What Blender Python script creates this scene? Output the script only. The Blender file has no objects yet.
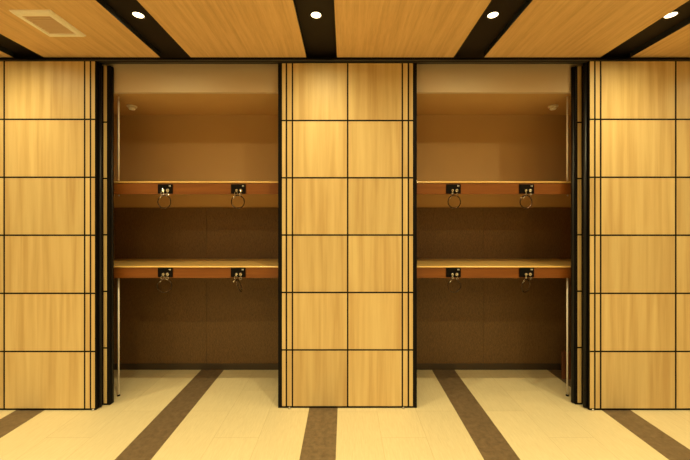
import bpy, bmesh, math, random
from mathutils import Vector, Matrix
random.seed(4)
U = 0.0075                 # metres per unit
D = 330 * U                # distance from the camera to the partition line
EYE = 188 * U              # eye height
C = bpy.context.scene.collection
PI = math.pi

# ---------------------------------------------------------------- helpers
def W(X, Z, h):            # X units sideways, Z in partition distances, h units over the eye
    return Vector((X * U, Z * D, EYE + h * U))

def box(bm, x0, x1, y0, y1, z0, z1, bev=0.0, mat=0):
    r = bmesh.ops.create_cube(bm, size=1.0)
    vs = r['verts']
    for v in vs:
        v.co = Vector(((x0 + x1) / 2 + v.co.x * (x1 - x0), (y0 + y1) / 2 + v.co.y * (y1 - y0), (z0 + z1) / 2 + v.co.z * (z1 - z0)))
    fs = set(f for v in vs for f in v.link_faces)
    for f in fs: f.material_index = mat
    if bev > 0:
        es = list(set(e for v in vs for e in v.link_edges))
        bmesh.ops.bevel(bm, geom=es, offset=bev, segments=2, affect='EDGES', profile=0.5)

def ubox(bm, X0, X1, Z0, Z1, h0, h1, bev=0.0):
    a, b = W(X0, Z0, h0), W(X1, Z1, h1)
    box(bm, a.x, b.x, a.y, b.y, a.z, b.z, bev)

def lathe(bm, prof, M=Matrix(), n=24):
    rings = []
    for r, z in prof:
        if r < 1e-6:
            rings.append([bm.verts.new(M @ Vector((0, 0, z)))])
        else:
            rings.append([bm.verts.new(M @ Vector((r * math.cos(2 * PI * k / n), r * math.sin(2 * PI * k / n), z))) for k in range(n)])
    for a, b in zip(rings, rings[1:]):
        for k in range(n):
            k2 = (k + 1) % n
            if len(a) == 1 and len(b) == 1: continue
            if len(a) == 1: bm.faces.new((a[0], b[k], b[k2]))
            elif len(b) == 1: bm.faces.new((a[k], b[0], a[k2]))
            else: bm.faces.new((a[k], b[k], b[k2], a[k2]))

def torus(bm, R, r, M=Matrix(), n=40, m=8, a0=0.0, a1=2 * PI):
    full = abs(a1 - a0 - 2 * PI) < 1e-6
    N = n if full else n + 1
    rings = []
    for i in range(N):
        a = a0 + (a1 - a0) * i / n
        c = Vector((R * math.cos(a), 0, R * math.sin(a)))
        d = Vector((math.cos(a), 0, math.sin(a)))
        rings.append([bm.verts.new(M @ (c + d * r * math.cos(2 * PI * j / m) + Vector((0, 1, 0)) * r * math.sin(2 * PI * j / m))) for j in range(m)])
    for i in range(n):
        A, B = rings[i], rings[(i + 1) % N]
        for j in range(m):
            bm.faces.new((A[j], A[(j + 1) % m], B[(j + 1) % m], B[j]))
    if not full:
        bm.faces.new(rings[0]); bm.faces.new(rings[-1])

def obj(name, bm, m, parent=None, smooth=False):
    bmesh.ops.recalc_face_normals(bm, faces=bm.faces)
    me = bpy.data.meshes.new(name); bm.to_mesh(me); bm.free()
    for x in (m if isinstance(m, (list, tuple)) else [m]): me.materials.append(x)
    if smooth:
        for p in me.polygons: p.use_smooth = True
    o = bpy.data.objects.new(name, me); C.objects.link(o)
    if parent:
        o.parent = parent
        o.matrix_parent_inverse = Matrix.Translation(-parent.location)
    return o

def lobj(name, bm, m, parent, smooth=False):      # mesh already in the parent's own coordinates
    o = obj(name, bm, m, None, smooth); o.parent = parent
    return o

def tag(o, label, cat, group=None):
    o['label'] = label; o['category'] = cat
    if group: o['group'] = group
    return o

def thing(name, label, cat, loc, group=None):
    o = bpy.data.objects.new(name, None); C.objects.link(o)
    o.location = loc; o.empty_display_size = 0.05
    return tag(o, label, cat, group)

def struct(name, bm, m):
    o = obj(name, bm, m); o['kind'] = 'structure'; return o

def dup(root, loc, label, group=None):
    r = root.copy(); C.objects.link(r); r.location = loc; r['label'] = label
    if group: r['group'] = group
    for ch in list(root.children):
        c = ch.copy(); C.objects.link(c); c.parent = r
        for g in list(ch.children):
            d = g.copy(); C.objects.link(d); d.parent = c
    return r

# ---------------------------------------------------------------- materials
def newmat(name, col=(.5, .5, .5), rough=.5, metal=0.0, spec=.5):
    m = bpy.data.materials.new(name); m.use_nodes = True
    b = m.node_tree.nodes['Principled BSDF']
    b.inputs['Base Color'].default_value = (*col, 1); b.inputs['Roughness'].default_value = rough
    b.inputs['Metallic'].default_value = metal; b.inputs['Specular IOR Level'].default_value = spec
    return m

class NT:
    def __init__(s, m): s.t = m.node_tree; s.b = s.t.nodes['Principled BSDF']
    def n(s, k, **kw):
        x = s.t.nodes.new(k)
        for a, v in kw.items(): setattr(x, a, v)
        return x
    def l(s, a, b): s.t.links.new(a, b)
    def math(s, op, a, b=None, c=None):
        x = s.n('ShaderNodeMath', operation=op)
        for i, v in enumerate((a, b, c)):
            if v is None: continue
            if isinstance(v, (int, float)): x.inputs[i].default_value = v
            else: s.l(v, x.inputs[i])
        return x.outputs[0]
    def mix(s, f, a, b, mode='MIX'):
        x = s.n('ShaderNodeMix', data_type='RGBA', blend_type=mode)
        for i, v in ((0, f), (6, a), (7, b)):
            if isinstance(v, (int, float)): x.inputs[i].default_value = v
            elif isinstance(v, tuple): x.inputs[i].default_value = (*v, 1)
            else: s.l(v, x.inputs[i])
        return x.outputs[2]
    def ramp(s, f, stops):
        x = s.n('ShaderNodeValToRGB'); e = x.color_ramp.elements
        while len(e) < len(stops): e.new(.5)
        for q, (p, c) in zip(e, stops): q.position = p; q.color = (*c, 1)
        s.l(f, x.inputs[0]); return x.outputs[0]

def wood(name, dark, mid, light, axis, rough=.4, streak=1.0, island=True, fine=.35, coat=0.0):
    m = newmat(name, mid, rough); t = NT(m)
    tc = t.n('ShaderNodeNewGeometry')
    off = t.n('ShaderNodeCombineXYZ')
    if island:
        t.l(t.math('MULTIPLY', tc.outputs['Random Per Island'], 37.0), off.inputs[0])
        t.l(t.math('MULTIPLY', tc.outputs['Random Per Island'], 91.0), off.inputs[1])
        t.l(t.math('MULTIPLY', tc.outputs['Random Per Island'], 53.0), off.inputs[2])
    add = t.n('ShaderNodeVectorMath', operation='ADD'); t.l(tc.outputs['Position'], add.inputs[0]); t.l(off.outputs[0], add.inputs[1])
    def mp(sc):
        q = t.n('ShaderNodeMapping'); t.l(add.outputs[0], q.inputs[0])
        s = [sc] * 3; s[axis] = sc * .045
        q.inputs['Scale'].default_value = s; return q.outputs[0]
    n1 = t.n('ShaderNodeTexNoise'); t.l(mp(9 * streak), n1.inputs[0]); n1.inputs['Detail'].default_value = 2; n1.inputs['Distortion'].default_value = .3
    n2 = t.n('ShaderNodeTexNoise'); t.l(mp(60 * streak), n2.inputs[0]); n2.inputs['Detail'].default_value = 4
    n3 = t.n('ShaderNodeTexNoise'); t.l(mp(260), n3.inputs[0]); n3.inputs['Detail'].default_value = 2
    f = t.math('ADD', t.math('MULTIPLY', n1.outputs[0], 1 - fine), t.math('MULTIPLY', n2.outputs[0], fine))
    c = t.ramp(f, [(.34, dark), (.52, mid), (.68, light)])
    c = t.mix(t.math('MULTIPLY', n3.outputs[0], .16), c, dark)
    if island:
        br = t.math('ADD', t.math('MULTIPLY', tc.outputs['Random Per Island'], .12), .94)
        hs = t.n('ShaderNodeHueSaturation'); t.l(br, hs.inputs['Value']); t.l(c, hs.inputs['Color']); c = hs.outputs[0]
    t.l(c, t.b.inputs['Base Color'])
    if coat: t.b.inputs['Coat Weight'].default_value = coat; t.b.inputs['Coat Roughness'].default_value = .2
    return m

M = {}
M['panel'] = wood('maple_veneer', (.51, .345, .145), (.61, .45, .21), (.665, .515, .25), 2, .5, streak=.45, island=True, fine=.16)
M['ceil_wood'] = wood('ceiling_oak', (.58, .37, .165), (.70, .465, .215), (.77, .53, .26), 1, .55, island=True, fine=.4)
M['rail'] = wood('shelf_rail_wood', (.165, .05, .007), (.205, .064, .009), (.24, .08, .013), 0, .38, island=False, fine=.4)
M['shelf'] = wood('shelf_top_wood', (.68, .43, .13), (.78, .51, .17), (.84, .57, .21), 0, .35, island=False, fine=.4, coat=1.0)
M['black'] = newmat('black_metal', (.004, .003, .003), .5, spec=.12)
M['gasket'] = newmat('black_rubber', (.006, .005, .006), .45, spec=.3)
M['inlay'] = newmat('black_inlay', (.014, .011, .010), .6)
M['slot'] = newmat('dark_slot_lining', (.014, .009, .006), .6, spec=.25)
M['slotedge'] = newmat('dark_slot_edge', (.025, .026, .028), .25)
M['track'] = newmat('track_metal', (.022, .02, .018), .35)
M['steel'] = newmat('brushed_steel', (.62, .60, .58), .3, 1.0)
M['post'] = newmat('white_steel', (.92, .86, .80), .3)
M['chrome'] = newmat('chrome', (.75, .74, .72), .12, 1.0)
M['wire'] = newmat('dark_steel_wire', (.08, .055, .04), .25, 1.0)
M['plate'] = newmat('black_lock_plate', (.004, .003, .003), .5, spec=.1)
M['mark'] = newmat('white_print', (.75, .72, .68), .5)
M['white'] = newmat('white_plastic', (.93, .89, .80), .4)
M['detector'] = newmat('aged_white_plastic', (.70, .62, .5), .5)
M['grille'] = newmat('beige_grille', (.68, .50, .33), .6)
M['redwood'] = wood('red_brown_board', (.13, .045, .02), (.17, .06, .025), (.2, .07, .03), 2, .5, island=False)

def painted(name, col, var=.04, sc=3.0, rough=.7):
    m = newmat(name, col, rough); t = NT(m)
    g = t.n('ShaderNodeNewGeometry'); n = t.n('ShaderNodeTexNoise'); t.l(g.outputs['Position'], n.inputs[0]); n.inputs['Scale'].default_value = sc
    c = t.mix(n.outputs[0], tuple(x * (1 - var) for x in col), tuple(min(1, x * (1 + var)) for x in col))
    t.l(c, t.b.inputs['Base Color']); return m
M['paint'] = painted('warm_beige_paint', (.52, .335, .15))
M['paint2'] = painted('room_wall_paint', (.25, .18, .11))
M['lintel'] = painted('lintel_paint', (.56, .44, .31))
M['base'] = painted('dark_baseboard', (.05, .033, .018), rough=.5)

def make_wainscot():
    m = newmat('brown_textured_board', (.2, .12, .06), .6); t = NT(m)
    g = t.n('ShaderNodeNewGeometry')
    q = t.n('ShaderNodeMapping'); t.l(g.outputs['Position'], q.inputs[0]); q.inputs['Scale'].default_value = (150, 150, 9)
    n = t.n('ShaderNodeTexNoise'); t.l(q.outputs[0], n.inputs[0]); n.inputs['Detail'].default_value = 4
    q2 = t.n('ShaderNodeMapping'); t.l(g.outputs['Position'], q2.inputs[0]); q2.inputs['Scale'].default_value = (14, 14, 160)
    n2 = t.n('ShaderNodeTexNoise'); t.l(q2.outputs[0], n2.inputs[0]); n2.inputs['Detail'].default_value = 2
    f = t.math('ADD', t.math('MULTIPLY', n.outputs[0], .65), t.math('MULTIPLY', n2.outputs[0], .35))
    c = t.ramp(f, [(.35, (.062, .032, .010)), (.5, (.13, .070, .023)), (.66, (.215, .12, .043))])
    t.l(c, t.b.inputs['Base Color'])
    b = t.n('ShaderNodeBump'); b.inputs['Strength'].default_value = .25; b.inputs['Distance'].default_value = .002
    t.l(f, b.inputs['Height']); t.l(b.outputs[0], t.b.inputs['Normal'])
    return m
M['wainscot'] = make_wainscot()

STRIPE0, PITCH, SW = -21.6, 145.3, 28.4       # brown floor bands
def make_floor():
    m = newmat('tile_floor', (.6, .5, .35), .42); t = NT(m)
    g = t.n('ShaderNodeNewGeometry'); s = t.n('ShaderNodeSeparateXYZ'); t.l(g.outputs['Position'], s.inputs[0])
    x = t.math('DIVIDE', s.outputs[0], U); y = t.math('DIVIDE', s.outputs[1], U)
    # position within one bay, 0 at the left edge of a brown band
    u = t.math('ADD', x, -(STRIPE0 - SW / 2) + PITCH * 40)
    bay = t.math('FLOOR', t.math('DIVIDE', u, PITCH))
    p = t.math('FLOORED_MODULO', u, PITCH)
    band = t.math('LESS_THAN', p, SW)
    tw = (PITCH - SW) / 3
    q = t.math('DIVIDE', t.math('SUBTRACT', p, SW), tw)
    col = t.math('FLOOR', q)
    fx = t.math('MULTIPLY', t.math('FRACT', q), tw)
    ex = t.math('MINIMUM', fx, t.math('SUBTRACT', tw, fx))
    exb = t.math('MINIMUM', p, t.math('ABSOLUTE', t.math('SUBTRACT', SW, p)))
    ex = t.math('MINIMUM', ex, exb)
    L = 80.0
    yo = t.math('ADD', y, t.math('MULTIPLY', t.math('MODULO', t.math('ADD', col, 4), 2), L / 2))
    yo = t.math('ADD', yo, L * 20 - 286 + 40)
    row = t.math('FLOOR', t.math('DIVIDE', yo, L))
    fy = t.math('FLOORED_MODULO', yo, L)
    ey = t.math('MINIMUM', fy, t.math('SUBTRACT', L, fy))
    e = t.math('MINIMUM', ex, ey)
    joint = t.math('LESS_THAN', e, .22)
    cell = t.n('ShaderNodeCombineXYZ'); t.l(t.math('ADD', col, t.math('MULTIPLY', bay, 7)), cell.inputs[0]); t.l(row, cell.inputs[1])
    wn = t.n('ShaderNodeTexWhiteNoise'); t.l(cell.outputs[0], wn.inputs[0])
    sh = t.n('ShaderNodeVectorMath', operation='MULTIPLY_ADD'); t.l(wn.outputs['Color'], sh.inputs[0]); sh.inputs[1].default_value = (9, 9, 9); t.l(g.outputs['Position'], sh.inputs[2])
    mp = t.n('ShaderNodeMapping'); t.l(sh.outputs[0], mp.inputs[0]); mp.inputs['Scale'].default_value = (34, 2.6, 1)
    mp.inputs['Rotation'].default_value = (0, 0, .0)
    n1 = t.n('ShaderNodeTexNoise'); t.l(mp.outputs[0], n1.inputs[0]); n1.inputs['Detail'].default_value = 4; n1.inputs['Distortion'].default_value = .8
    cream = t.ramp(n1.outputs[0], [(.3, (.54, .455, .285)), (.52, (.585, .50, .32)), (.72, (.615, .53, .35))])
    hs = t.n('ShaderNodeHueSaturation'); t.l(cream, hs.inputs['Color']); t.l(t.math('MULTIPLY_ADD', wn.outputs['Value'], .08, .96), hs.inputs['Value'])
    n2 = t.n('ShaderNodeTexNoise'); t.l(g.outputs['Position'], n2.inputs[0]); n2.inputs['Scale'].default_value = 28; n2.inputs['Detail'].default_value = 6; n2.inputs['Roughness'].default_value = .7
    brown = t.ramp(n2.outputs[0], [(.32, (.092, .06, .034)), (.5, (.132, .09, .052)), (.7, (.18, .124, .074))])
    c = t.mix(band, hs.outputs[0], brown)
    dk = t.mix(1.0, c, (.82, .78, .72), 'MULTIPLY')
    c = t.mix(joint, c, dk)
    t.l(c, t.b.inputs['Base Color'])
    b = t.n('ShaderNodeBump'); b.inputs['Strength'].default_value = .15; b.inputs['Distance'].default_value = .001
    t.l(t.math('SUBTRACT', n1.outputs[0], joint), b.inputs['Height']); t.l(b.outputs[0], t.b.inputs['Normal'])
    return m
M['floor'] = make_floor()

def emissive(name, col, s):
    m = newmat(name, (.9, .85, .75), .4); b = m.node_tree.nodes['Principled BSDF']
    b.inputs['Emission Color'].default_value = (*col, 1); b.inputs['Emission Strength'].default_value = s
    return m
LAMP = (1.0, .84, .41)
M['lamp'] = emissive('lamp_lens', (1.0, .78, .42), 6)

# ---------------------------------------------------------------- room shell
XL, XR, ZB = -520, 520, -1.25
ZW = 1.268                      # back wall of the recess
HC, HS = 163, 168.5             # underside of the wood ceiling, top of the slots
HN = 133.3                        # recess ceiling
NX0, NX1 = -292, 292
bm = bmesh.new(); ubox(bm, XL - 12, XR + 12, ZB - .04, ZW + .04, -200, -188); struct('floor', bm, M['floor'])
bm = bmesh.new(); ubox(bm, XL - 12, XR + 12, ZB - .04, 1.07, HS, HS + 10); struct('ceiling', bm, M['slot'])
bm = bmesh.new(); ubox(bm, XL - 12, XL, ZB, 1.06, -188, HS); struct('wall_left', bm, M['paint2'])
bm = bmesh.new(); ubox(bm, XR, XR + 12, ZB, 1.06, -188, HS); struct('wall_right', bm, M['paint2'])
bm = bmesh.new(); ubox(bm, XL - 12, XR + 12, ZB - .04, ZB, -188, HS); struct('wall_front', bm, M['paint2'])
# recess
bm = bmesh.new(); ubox(bm, NX0 - 10, NX1 + 10, ZW, ZW + .04, -188, HS); struct('wall_back', bm, M['paint'])
bm = bmesh.new(); ubox(bm, NX0 - 10, NX0, 1.05, ZW, -188, HN); struct('wall_recess_left', bm, M['paint'])
bm = bmesh.new(); ubox(bm, NX1, NX1 + 10, 1.05, ZW, -188, HN); struct('wall_recess_right', bm, M['paint'])
bm = bmesh.new(); ubox(bm, NX0 - 10, NX1 + 10, 1.0515, ZW, HN + .5, HN + 8); struct('ceiling_recess', bm, M['paint'])
bm = bmesh.new(); ubox(bm, XL, XR, 1.0385, 1.051, HN, HS); struct('wall_bulkhead', bm, M['lintel'])
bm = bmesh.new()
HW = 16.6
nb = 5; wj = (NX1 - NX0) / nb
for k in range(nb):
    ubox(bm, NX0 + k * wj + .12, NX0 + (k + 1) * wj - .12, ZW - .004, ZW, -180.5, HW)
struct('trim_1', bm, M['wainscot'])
bm = bmesh.new(); ubox(bm, NX0, NX1, ZW - .008, ZW, -188, -180.5, .002); struct('baseboard_back', bm, M['base'])
# header track
bm = bmesh.new(); ubox(bm, XL, XR, 1.0015, 1.016, 158.9, HC - .2, .003); struct('trim_2', bm, M['track'])
bm = bmesh.new(); ubox(bm, XL, XR, .9975, .9990, 159.9, 160.5, .001); struct('trim_4', bm, newmat('track_highlight', (.10, .09, .08), .4, spec=.6))  # paler grey strip that paints in the highlight along the track
bm = bmesh.new(); ubox(bm, XL, XR, .9995, 1.001, 159.6, HC - .1); struct('trim_3', bm, M['black'])

# ---------------------------------------------------------------- ceiling panels and their slots
CH = [-462.5, -316, -169.3, -23.3, 123.7, 270, 416.5]
HWD = 14.8
edges = [XL] + sum([[c - HWD, c + HWD] for c in CH], []) + [XR]
where = ['beyond the left edge of the photo', 'cut off by the left edge of the photo', 'bearing the square air vent', 'over the left recess, between the two slots nearest the centre',
         'over the right half of the centre partition and the right recess', 'over the right recess and the right partition', 'in the far right top corner', 'beyond the right edge of the photo']
where = ['left of the photo frame', 'tiny corner at the left end above the wide partition', 'carrying the square air vent', 'over the left recess',
         'over the middle partition and part of the right recess', 'above the right partition, up to the last slot', 'small corner at the far right', 'right of the photo frame']
for i in range(8):
    x0, x1 = edges[2 * i], edges[2 * i + 1]
    t = thing('ceiling_panel', 'wood-grain ceiling panel ' + where[i], 'ceiling panel', W((x0 + x1) / 2, -.1, HC), 'wood ceiling panels between the dark slots')
    bm = bmesh.new(); ubox(bm, x0 + .5, x1 - .5, ZB, .9985, HC, HC + 3.5, .0015); obj('wood_board', bm, M['ceil_wood'], t)
    bm = bmesh.new()
    for a, b in ((x0, x0 + .45), (x1 - .45, x1)): ubox(bm, a, b, ZB, .9985, HC + .15, HS)
    obj('side_edge', bm, M['slotedge'], t)

# ---------------------------------------------------------------- downlights
def make_downlight(loc, label, group, cat='downlight'):
    t = thing('downlight', label, cat, loc, group)
    bm = bmesh.new()
    lathe(bm, [(.030, 0), (.031, -.004), (.038, -.006), (.040, -.003), (.040, 0)], n=32); lobj('trim_ring', bm, M['slotedge'], t, True)
    bm = bmesh.new(); lathe(bm, [(.0, -.0035), (.024, -.0035), (.030, -.0025), (.030, 0)], n=32); lobj('lens', bm, M['lamp'], t, True)
    return t
def lamp_data(e):
    ld = bpy.data.lights.new('lamp', 'SPOT')
    ld.energy = e; ld.color = LAMP; ld.shadow_soft_size = .016; ld.spot_size = math.radians(172); ld.spot_blend = .25
    ld.use_nodes = True; t = ld.node_tree; em = t.nodes['Emission']      # beam profile: falls off with the angle from the lamp's axis
    tc = t.nodes.new('ShaderNodeTexCoord'); sp = t.nodes.new('ShaderNodeSeparateXYZ'); ab = t.nodes.new('ShaderNodeMath'); ab.operation = 'ABSOLUTE'
    pw = t.nodes.new('ShaderNodeMath'); pw.operation = 'POWER'; pw.inputs[1].default_value = BEAM
    t.links.new(tc.outputs['Normal'], sp.inputs[0]); t.links.new(sp.outputs[2], ab.inputs[0]); t.links.new(ab.outputs[0], pw.inputs[0]); t.links.new(pw.outputs[0], em.inputs['Strength'])
    return ld
BEAM = 2.5
E0, E1 = 69, 80
ld, ld2 = lamp_data(E0), lamp_data(E1)
names = {2: 'in the slot over the left recess', 3: 'in the slot over the middle partition', 4: 'in the slot over the right recess', 5: 'in the slot over the right partition'}
first = None
LXS = [-460.5, -315, -169, -23.7, 121, 266.5, 412]
for r, z in enumerate((.818, .365, -.09, -.54, -1.0)):
    for i, x in enumerate(CH):
        if i in (0, 6) and r == 0: pass
        vis = r == 0 and i in names
        lab = ('glowing warm downlight ' + names[i]) if vis else 'warm ceiling downlight outside the view of the photo'
        grp = 'downlights in view in the ceiling slots' if vis else 'downlights out of view'
        loc = W(LXS[i], z, HS)
        if first is None: d = first = make_downlight(loc, lab, grp)
        else:
            d = dup(first, loc, lab, grp)
            for c in d.children:
                if c.type == 'LIGHT' and r > 0: c.data = ld2
            continue
        l = bpy.data.objects.new('lamp_glow', ld); C.objects.link(l); l.parent = d; l.location = (0, 0, -.010)

# ---------------------------------------------------------------- partitions
HB = [-186.4, -129.6, -72, -14.4, 43, 100.4, 158.2]     # grid heights
def partition(label, X0, X1, Z0, thick, cols, htop=158.4, g=.8):
    t = thing('sliding_partition', label, 'partition', W((X0 + X1) / 2, Z0, -188))
    bm = bmesh.new()
    ubox(bm, X0, X1, Z0, Z0 + thick, -187.9, htop, .004)
    obj('core', bm, M['black'], t)
    bm = bmesh.new()
    for a, b in cols:
        for k in range(6):
            top = min(HB[k + 1], htop)
            ubox(bm, a + .15, b - .15, Z0 - .0005, Z0 + .0012, HB[k] + (g if k else .5), top - (g if k < 5 else .3), .0006)
    obj('wood_facing', bm, M['panel'], t)
    return t
zc = 1.003
cols = [(-63.3, -59.4), (-58.1, -53.3), (-52.1, 2.1), (3.3, 56.9), (58.1, 62.9), (64.3, 68.2)]
tc = partition('tall light wood partition standing in the middle between the two recesses', -67.2, 72.2, zc, .02, cols)
zl = .992
tl = partition('wide light wood partition left of the left recess', XL + .5, -246.7, zl - .001, .026,
               [(XL + 1, -497.4), (-496, -418.1), (-416.8, -338.4), (-337, -258.6), (-257.3, -252.8), (-251.5, -247.7)])
tr = partition('wide light wood partition right of the right recess', 241.8, XR - .5, zl - .001, .028,
               [(242.5, 246.9), (248.2, 252.6), (254, 327.0), (328.4, 401.5), (402.8, 476), (477.4, XR - 1)])
pl = partition('narrow folded partition leaf tucked behind the left wide partition', -296, -239.2, 1.0185, .0175, [(-246.0, -242.4)], htop=158.2)
pr = partition('narrow folded partition leaf tucked behind the right wide partition', 235.2, 296, 1.0215, .0185, [(237.4, 241.6)], htop=158.2)
# rounded gasket profiles on the free edges
def gasket(t, X, Z, r=.012, h1=158):
    bm = bmesh.new(); a = W(X, Z, -187); b = W(X, Z, h1)
    lathe(bm, [(0, a.z), (r, a.z), (r, b.z), (0, b.z)], Matrix.Translation((a.x, a.y, 0)), 16)
    o = obj('edge_gasket', bm, M['gasket'], t, False)
    for p in o.data.polygons:
        if abs(p.normal.z) < .5: p.use_smooth = True
    return o
gasket(pr, 235.2, 1.031, .014)
gasket(pl, -239.9, 1.029, .010)
gasket(tr, 240.9, 1.004, .014)
gasket(tl, -246.0, 1.006, .010)
# floor guides
for t, X, Z in ((tc, -55.6, zc - .003), (tc, 58.4, zc - .003), (tl, -249.5, zl - .002), (tr, 245.5, zl - .002)):
    bm = bmesh.new(); a = W(X, Z, -188)
    lathe(bm, [(0, 0), (.009, 0), (.009, .004), (.006, .012), (0, .012)], Matrix.Translation((a.x, a.y, a.z)), 16)
    obj('floor_guide', bm, M['steel'], t, True)

# ---------------------------------------------------------------- shelves
ZS = 1.06
def shelf(label, htop, hrail0):
    t = thing('storage_shelf', label, 'shelf', W(0, (ZS + ZW) / 2, hrail0), 'long storage shelves in the recess')
    bm = bmesh.new(); ubox(bm, NX0 + .5, NX1 - .5, ZS - .003, ZW - .005, htop - 1.9, htop, .0065)
    o = obj('shelf_board', bm, M['shelf'], t)
    for p in o.data.polygons: p.use_smooth = max(abs(c) for c in p.normal) < .98
    bm = bmesh.new(); ubox(bm, NX0 + .5, NX1 - .5, ZS, ZS + .010, hrail0, htop - 1.9, .0015)
    obj('front_rail', bm, M['rail'], t)
    return t
shelf('upper long wooden shelf with orange-brown front rail', 41.7, 28.2)
shelf('lower long wooden shelf with orange-brown front rail', -48.0, -60.8)

def ring_lock(label, X, h, yaw=0.0, tilt=0.0, dx=0.0):
    base = W(X, ZS, h)
    t = thing('ring_lock', label, 'lock', base, 'ring locks along the shelf rails')
    k = U * 1.06
    pw, ph = 14.6 * k, 9.3 * k
    bm = bmesh.new(); box(bm, -pw / 2, pw / 2, -.010, 0, -ph / 2, ph / 2, .0015); lobj('lock_plate', bm, M['plate'], t)
    R = Matrix.Rotation(PI / 2, 4, 'X')
    for q, rr in ((-1.3, .0115), (2.9, .0135)):
        bm = bmesh.new()
        lathe(bm, [(rr, 0), (rr, .008), (rr * .8, .012), (rr * .45, .013), (rr * .4, .009), (0, .009)], Matrix.Translation((q * k, -.010, -1.6 * k)) @ R, 20)
        lobj('stud', bm, M['chrome'], t, True)
    bm = bmesh.new()
    box(bm, 4.0 * k, 4.45 * k, -.0106, -.0098, 2.2 * k, 3.6 * k); box(bm, 5.1 * k, 5.55 * k, -.0106, -.0098, 2.2 * k, 3.6 * k)
    lobj('printed_mark', bm, M['mark'], t)
    # hasp: two chrome links from the studs that carry the ring
    bm = bmesh.new()
    torus(bm, .012, .0026, Matrix.Translation((-1.6 * k, -.022, -4.6 * k)) @ Matrix.Rotation(.9, 4, 'Z'), 20, 8)
    torus(bm, .010, .0024, Matrix.Translation((3.0 * k, -.022, -5.4 * k)) @ Matrix.Rotation(.6, 4, 'Z'), 20, 8)
    lobj('chain_link', bm, M['chrome'], t, True)
    bm = bmesh.new()
    lathe(bm, [(0, -.013), (.005, -.011), (.006, 0), (.005, .011), (0, .013)], Matrix.Translation((-3.6 * k, -.022, -8.2 * k)) @ Matrix.Rotation(.6, 4, 'Y'), 12)
    lobj('clip', bm, M['chrome'], t, True)
    bm = bmesh.new()
    Mr = Matrix.Translation(((.2 + dx) * k, -.022, -7.0 * k)) @ Matrix.Rotation(tilt, 4, 'Y') @ Matrix.Rotation(yaw, 4, 'Z') @ Matrix.Translation((0, 0, -6.0 * k))
    torus(bm, 6.4 * k, .0042, Mr, 48, 8)
    lobj('ring', bm, M['wire'], t, True)
    return t
hu, hl = (220.7 - 189.0) * ZS, (220.7 - 272.3) * ZS
def LX(px): return (px - 345) * ZS
ring_lock('ring lock at the left on the upper shelf rail of the left recess', LX(165.7), hu)
ring_lock('ring lock at the right on the upper shelf rail of the left recess', LX(238.6), hu)
ring_lock('ring lock at the left on the lower shelf rail of the left recess', LX(165.7), hl, yaw=.25)
ring_lock('ring lock on the lower shelf rail whose ring is turned edge on, left recess', LX(238.4), hl, yaw=1.68, tilt=-.35, dx=-.6)
ring_lock('ring lock at the left on the upper shelf rail of the right recess', LX(453.2), hu, yaw=.1)
ring_lock('ring lock at the right on the upper shelf rail of the right recess', LX(526.2), hu, yaw=.15, dx=-2)
ring_lock('ring lock at the left on the lower shelf rail of the right recess', LX(453.2), hl)
ring_lock('ring lock on the lower shelf rail of the right recess with half turned ring', LX(526.2), hl, yaw=.5, tilt=.2, dx=-1)

# ---------------------------------------------------------------- posts
def post(label, X, h0, h1, foot):
    Z = 1.0745
    b = W(X, Z, h0); t = thing('steel_post', label, 'post', b, 'thin steel posts at the recess ends')
    L = (h1 - h0) * U
    bm = bmesh.new(); lathe(bm, [(0, 0), (.0062, 0), (.0062, L), (0, L)], Matrix(), 16)
    o = lobj('tube', bm, M['post'], t)
    for p in o.data.polygons: p.use_smooth = abs(p.normal.z) < .5
    bm = bmesh.new()
    lathe(bm, [(0, 0), (.012, 0), (.011, .005), (.007, .010), (0, .010)], Matrix(), 20)
    lobj('foot', bm, M['black'], t, True)
for X, s in ((-243.2, 'left end of the left recess'), (238.9, 'right end of the right recess')):
    post('thin white post under the lower shelf, ' + s, X, -188, -61.5, True)
    post('thin white post above the upper shelf, ' + s, X, 41.2, HN + .4, False)
for X, s in ((-240.5, 'left'), (236.8, 'right')):
    bm = bmesh.new(); a = W(X, ZS + .004, 26.6)
    lathe(bm, [(0, -.006), (.005, -.003), (.006, .003), (.004, .0075), (0, .0075)], Matrix.Translation(a), 14)
    tag(obj('shelf_screw', bm, M['steel'], None, True), 'small bright screw head under the upper shelf near its %s end' % s, 'screw', 'screws under the upper shelf')

# reddish board at the right end of the right recess
bm = bmesh.new(); a = W(261, 1.19, -188)
box(bm, a.x - .02, a.x + .055, a.y - .012, a.y + .012, a.z, a.z + 32 * U, .003)
tag(obj('wooden_board', bm, M['redwood']), 'short reddish brown board standing at the right end of the right recess', 'board')

# ---------------------------------------------------------------- smoke detectors
def detector(label, X, Z):
    t = thing('smoke_detector', label, 'smoke detector', W(X, Z, HN + .5), 'smoke detectors on the recess ceiling')
    bm = bmesh.new(); lathe(bm, [(0, 0), (.040, 0), (.040, -.010), (.036, -.015), (.03, -.017), (0, -.017)], n=32); lobj('base', bm, M['detector'], t, True)
    bm = bmesh.new(); lathe(bm, [(.024, -.017), (.026, -.028), (.021, -.034), (0, -.035)], n=24); lobj('sensor_dome', bm, M['white'], t, True)
    bm = bmesh.new(); torus(bm, .0275, .0015, Matrix.Translation((0, 0, -.023)) @ Matrix.Rotation(PI / 2, 4, 'X'), 24, 6); lobj('guard_ring', bm, M['grille'], t, True)
    return t
detector('round white smoke detector on the ceiling of the left recess', (132 - 345) * 1.165, 1.165)
detector('round white smoke detector on the ceiling of the right recess', (553 - 345) * 1.165, 1.165)

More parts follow.
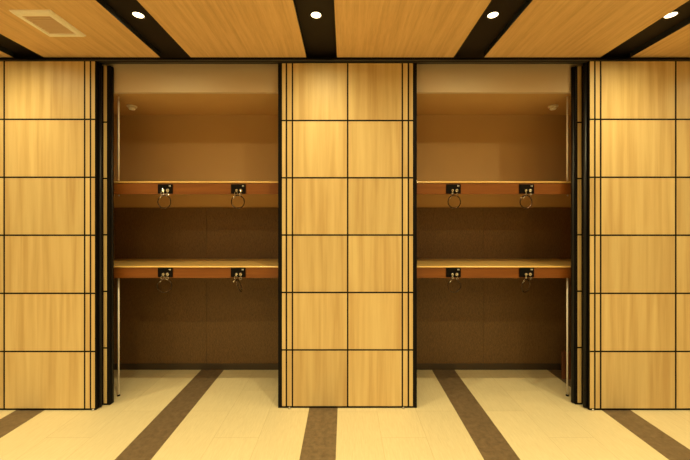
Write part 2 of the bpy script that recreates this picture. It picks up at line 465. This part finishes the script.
# ---------------------------------------------------------------- ceiling vent
vx0, vx1, vz0, vz1 = -259.5, -227.5, .772, .879
t = thing('air_vent', 'square cream air vent with a slatted grille on the wood ceiling', 'air vent', W((vx0 + vx1) / 2, (vz0 + vz1) / 2, HC))
a = W(vx0, vz0, HC); b = W(vx1, vz1, HC)
bm = bmesh.new(); fw = .036; th = .016; zt = a.z
def frame_part(pts_out, pts_in):
    o0 = [bm.verts.new((x, y, zt)) for x, y in pts_out]
    o1 = [bm.verts.new((x * .0 + x, y, zt - .006)) for x, y in pts_out]
    m1 = [bm.verts.new((x + sx * .010, y + sy * .010, zt - th)) for (x, y), (sx, sy) in zip(pts_out, ((1, 1), (-1, 1), (-1, -1), (1, -1)))]
    i1 = [bm.verts.new((x, y, zt - th)) for x, y in pts_in]
    i0 = [bm.verts.new((x, y, zt - .003)) for x, y in pts_in]
    for A, B in ((o0, o1), (o1, m1), (m1, i1), (i1, i0)):
        for k in range(4): bm.faces.new((A[k], A[(k + 1) % 4], B[(k + 1) % 4], B[k]))
frame_part([(a.x, a.y), (b.x, a.y), (b.x, b.y), (a.x, b.y)], [(a.x + fw, a.y + fw), (b.x - fw, a.y + fw), (b.x - fw, b.y - fw), (a.x + fw, b.y - fw)])
obj('frame', bm, M['white'], t)
bm = bmesh.new(); box(bm, a.x + fw, b.x - fw, a.y + fw, b.y - fw, zt - .003, zt - .0005); obj('backing', bm, M['grille'], t)
bm = bmesh.new(); n = 9
for k in range(n):
    yy = a.y + fw + (k + .5) * (b.y - a.y - 2 * fw) / n
    box(bm, a.x + fw, b.x - fw, yy - .0075, yy + .0075, zt - .011, zt - .008)
obj('grille', bm, M['grille'], t)

# ---------------------------------------------------------------- world, camera
w = bpy.data.worlds.new('world'); bpy.context.scene.world = w; w.use_nodes = True
w.node_tree.nodes['Background'].inputs[0].default_value = (.02, .015, .01, 1)
cam = bpy.data.cameras.new('camera'); co = bpy.data.objects.new('camera', cam); C.objects.link(co)
co.location = (0, 0, EYE); co.rotation_euler = (PI / 2, 0, 0)
cam.sensor_width = 36; cam.lens = 330 * 36 / 690; cam.shift_y = -9.3 / 690; cam.clip_start = .01
sc = bpy.context.scene; sc.camera = co
sc.view_settings.view_transform = 'Standard'; sc.view_settings.look = 'None'; sc.view_settings.gamma = 1
sc.view_settings.use_curve_mapping = False; sc.view_settings.exposure = 0.0
sc.cycles.max_bounces = 12; sc.cycles.diffuse_bounces = 8
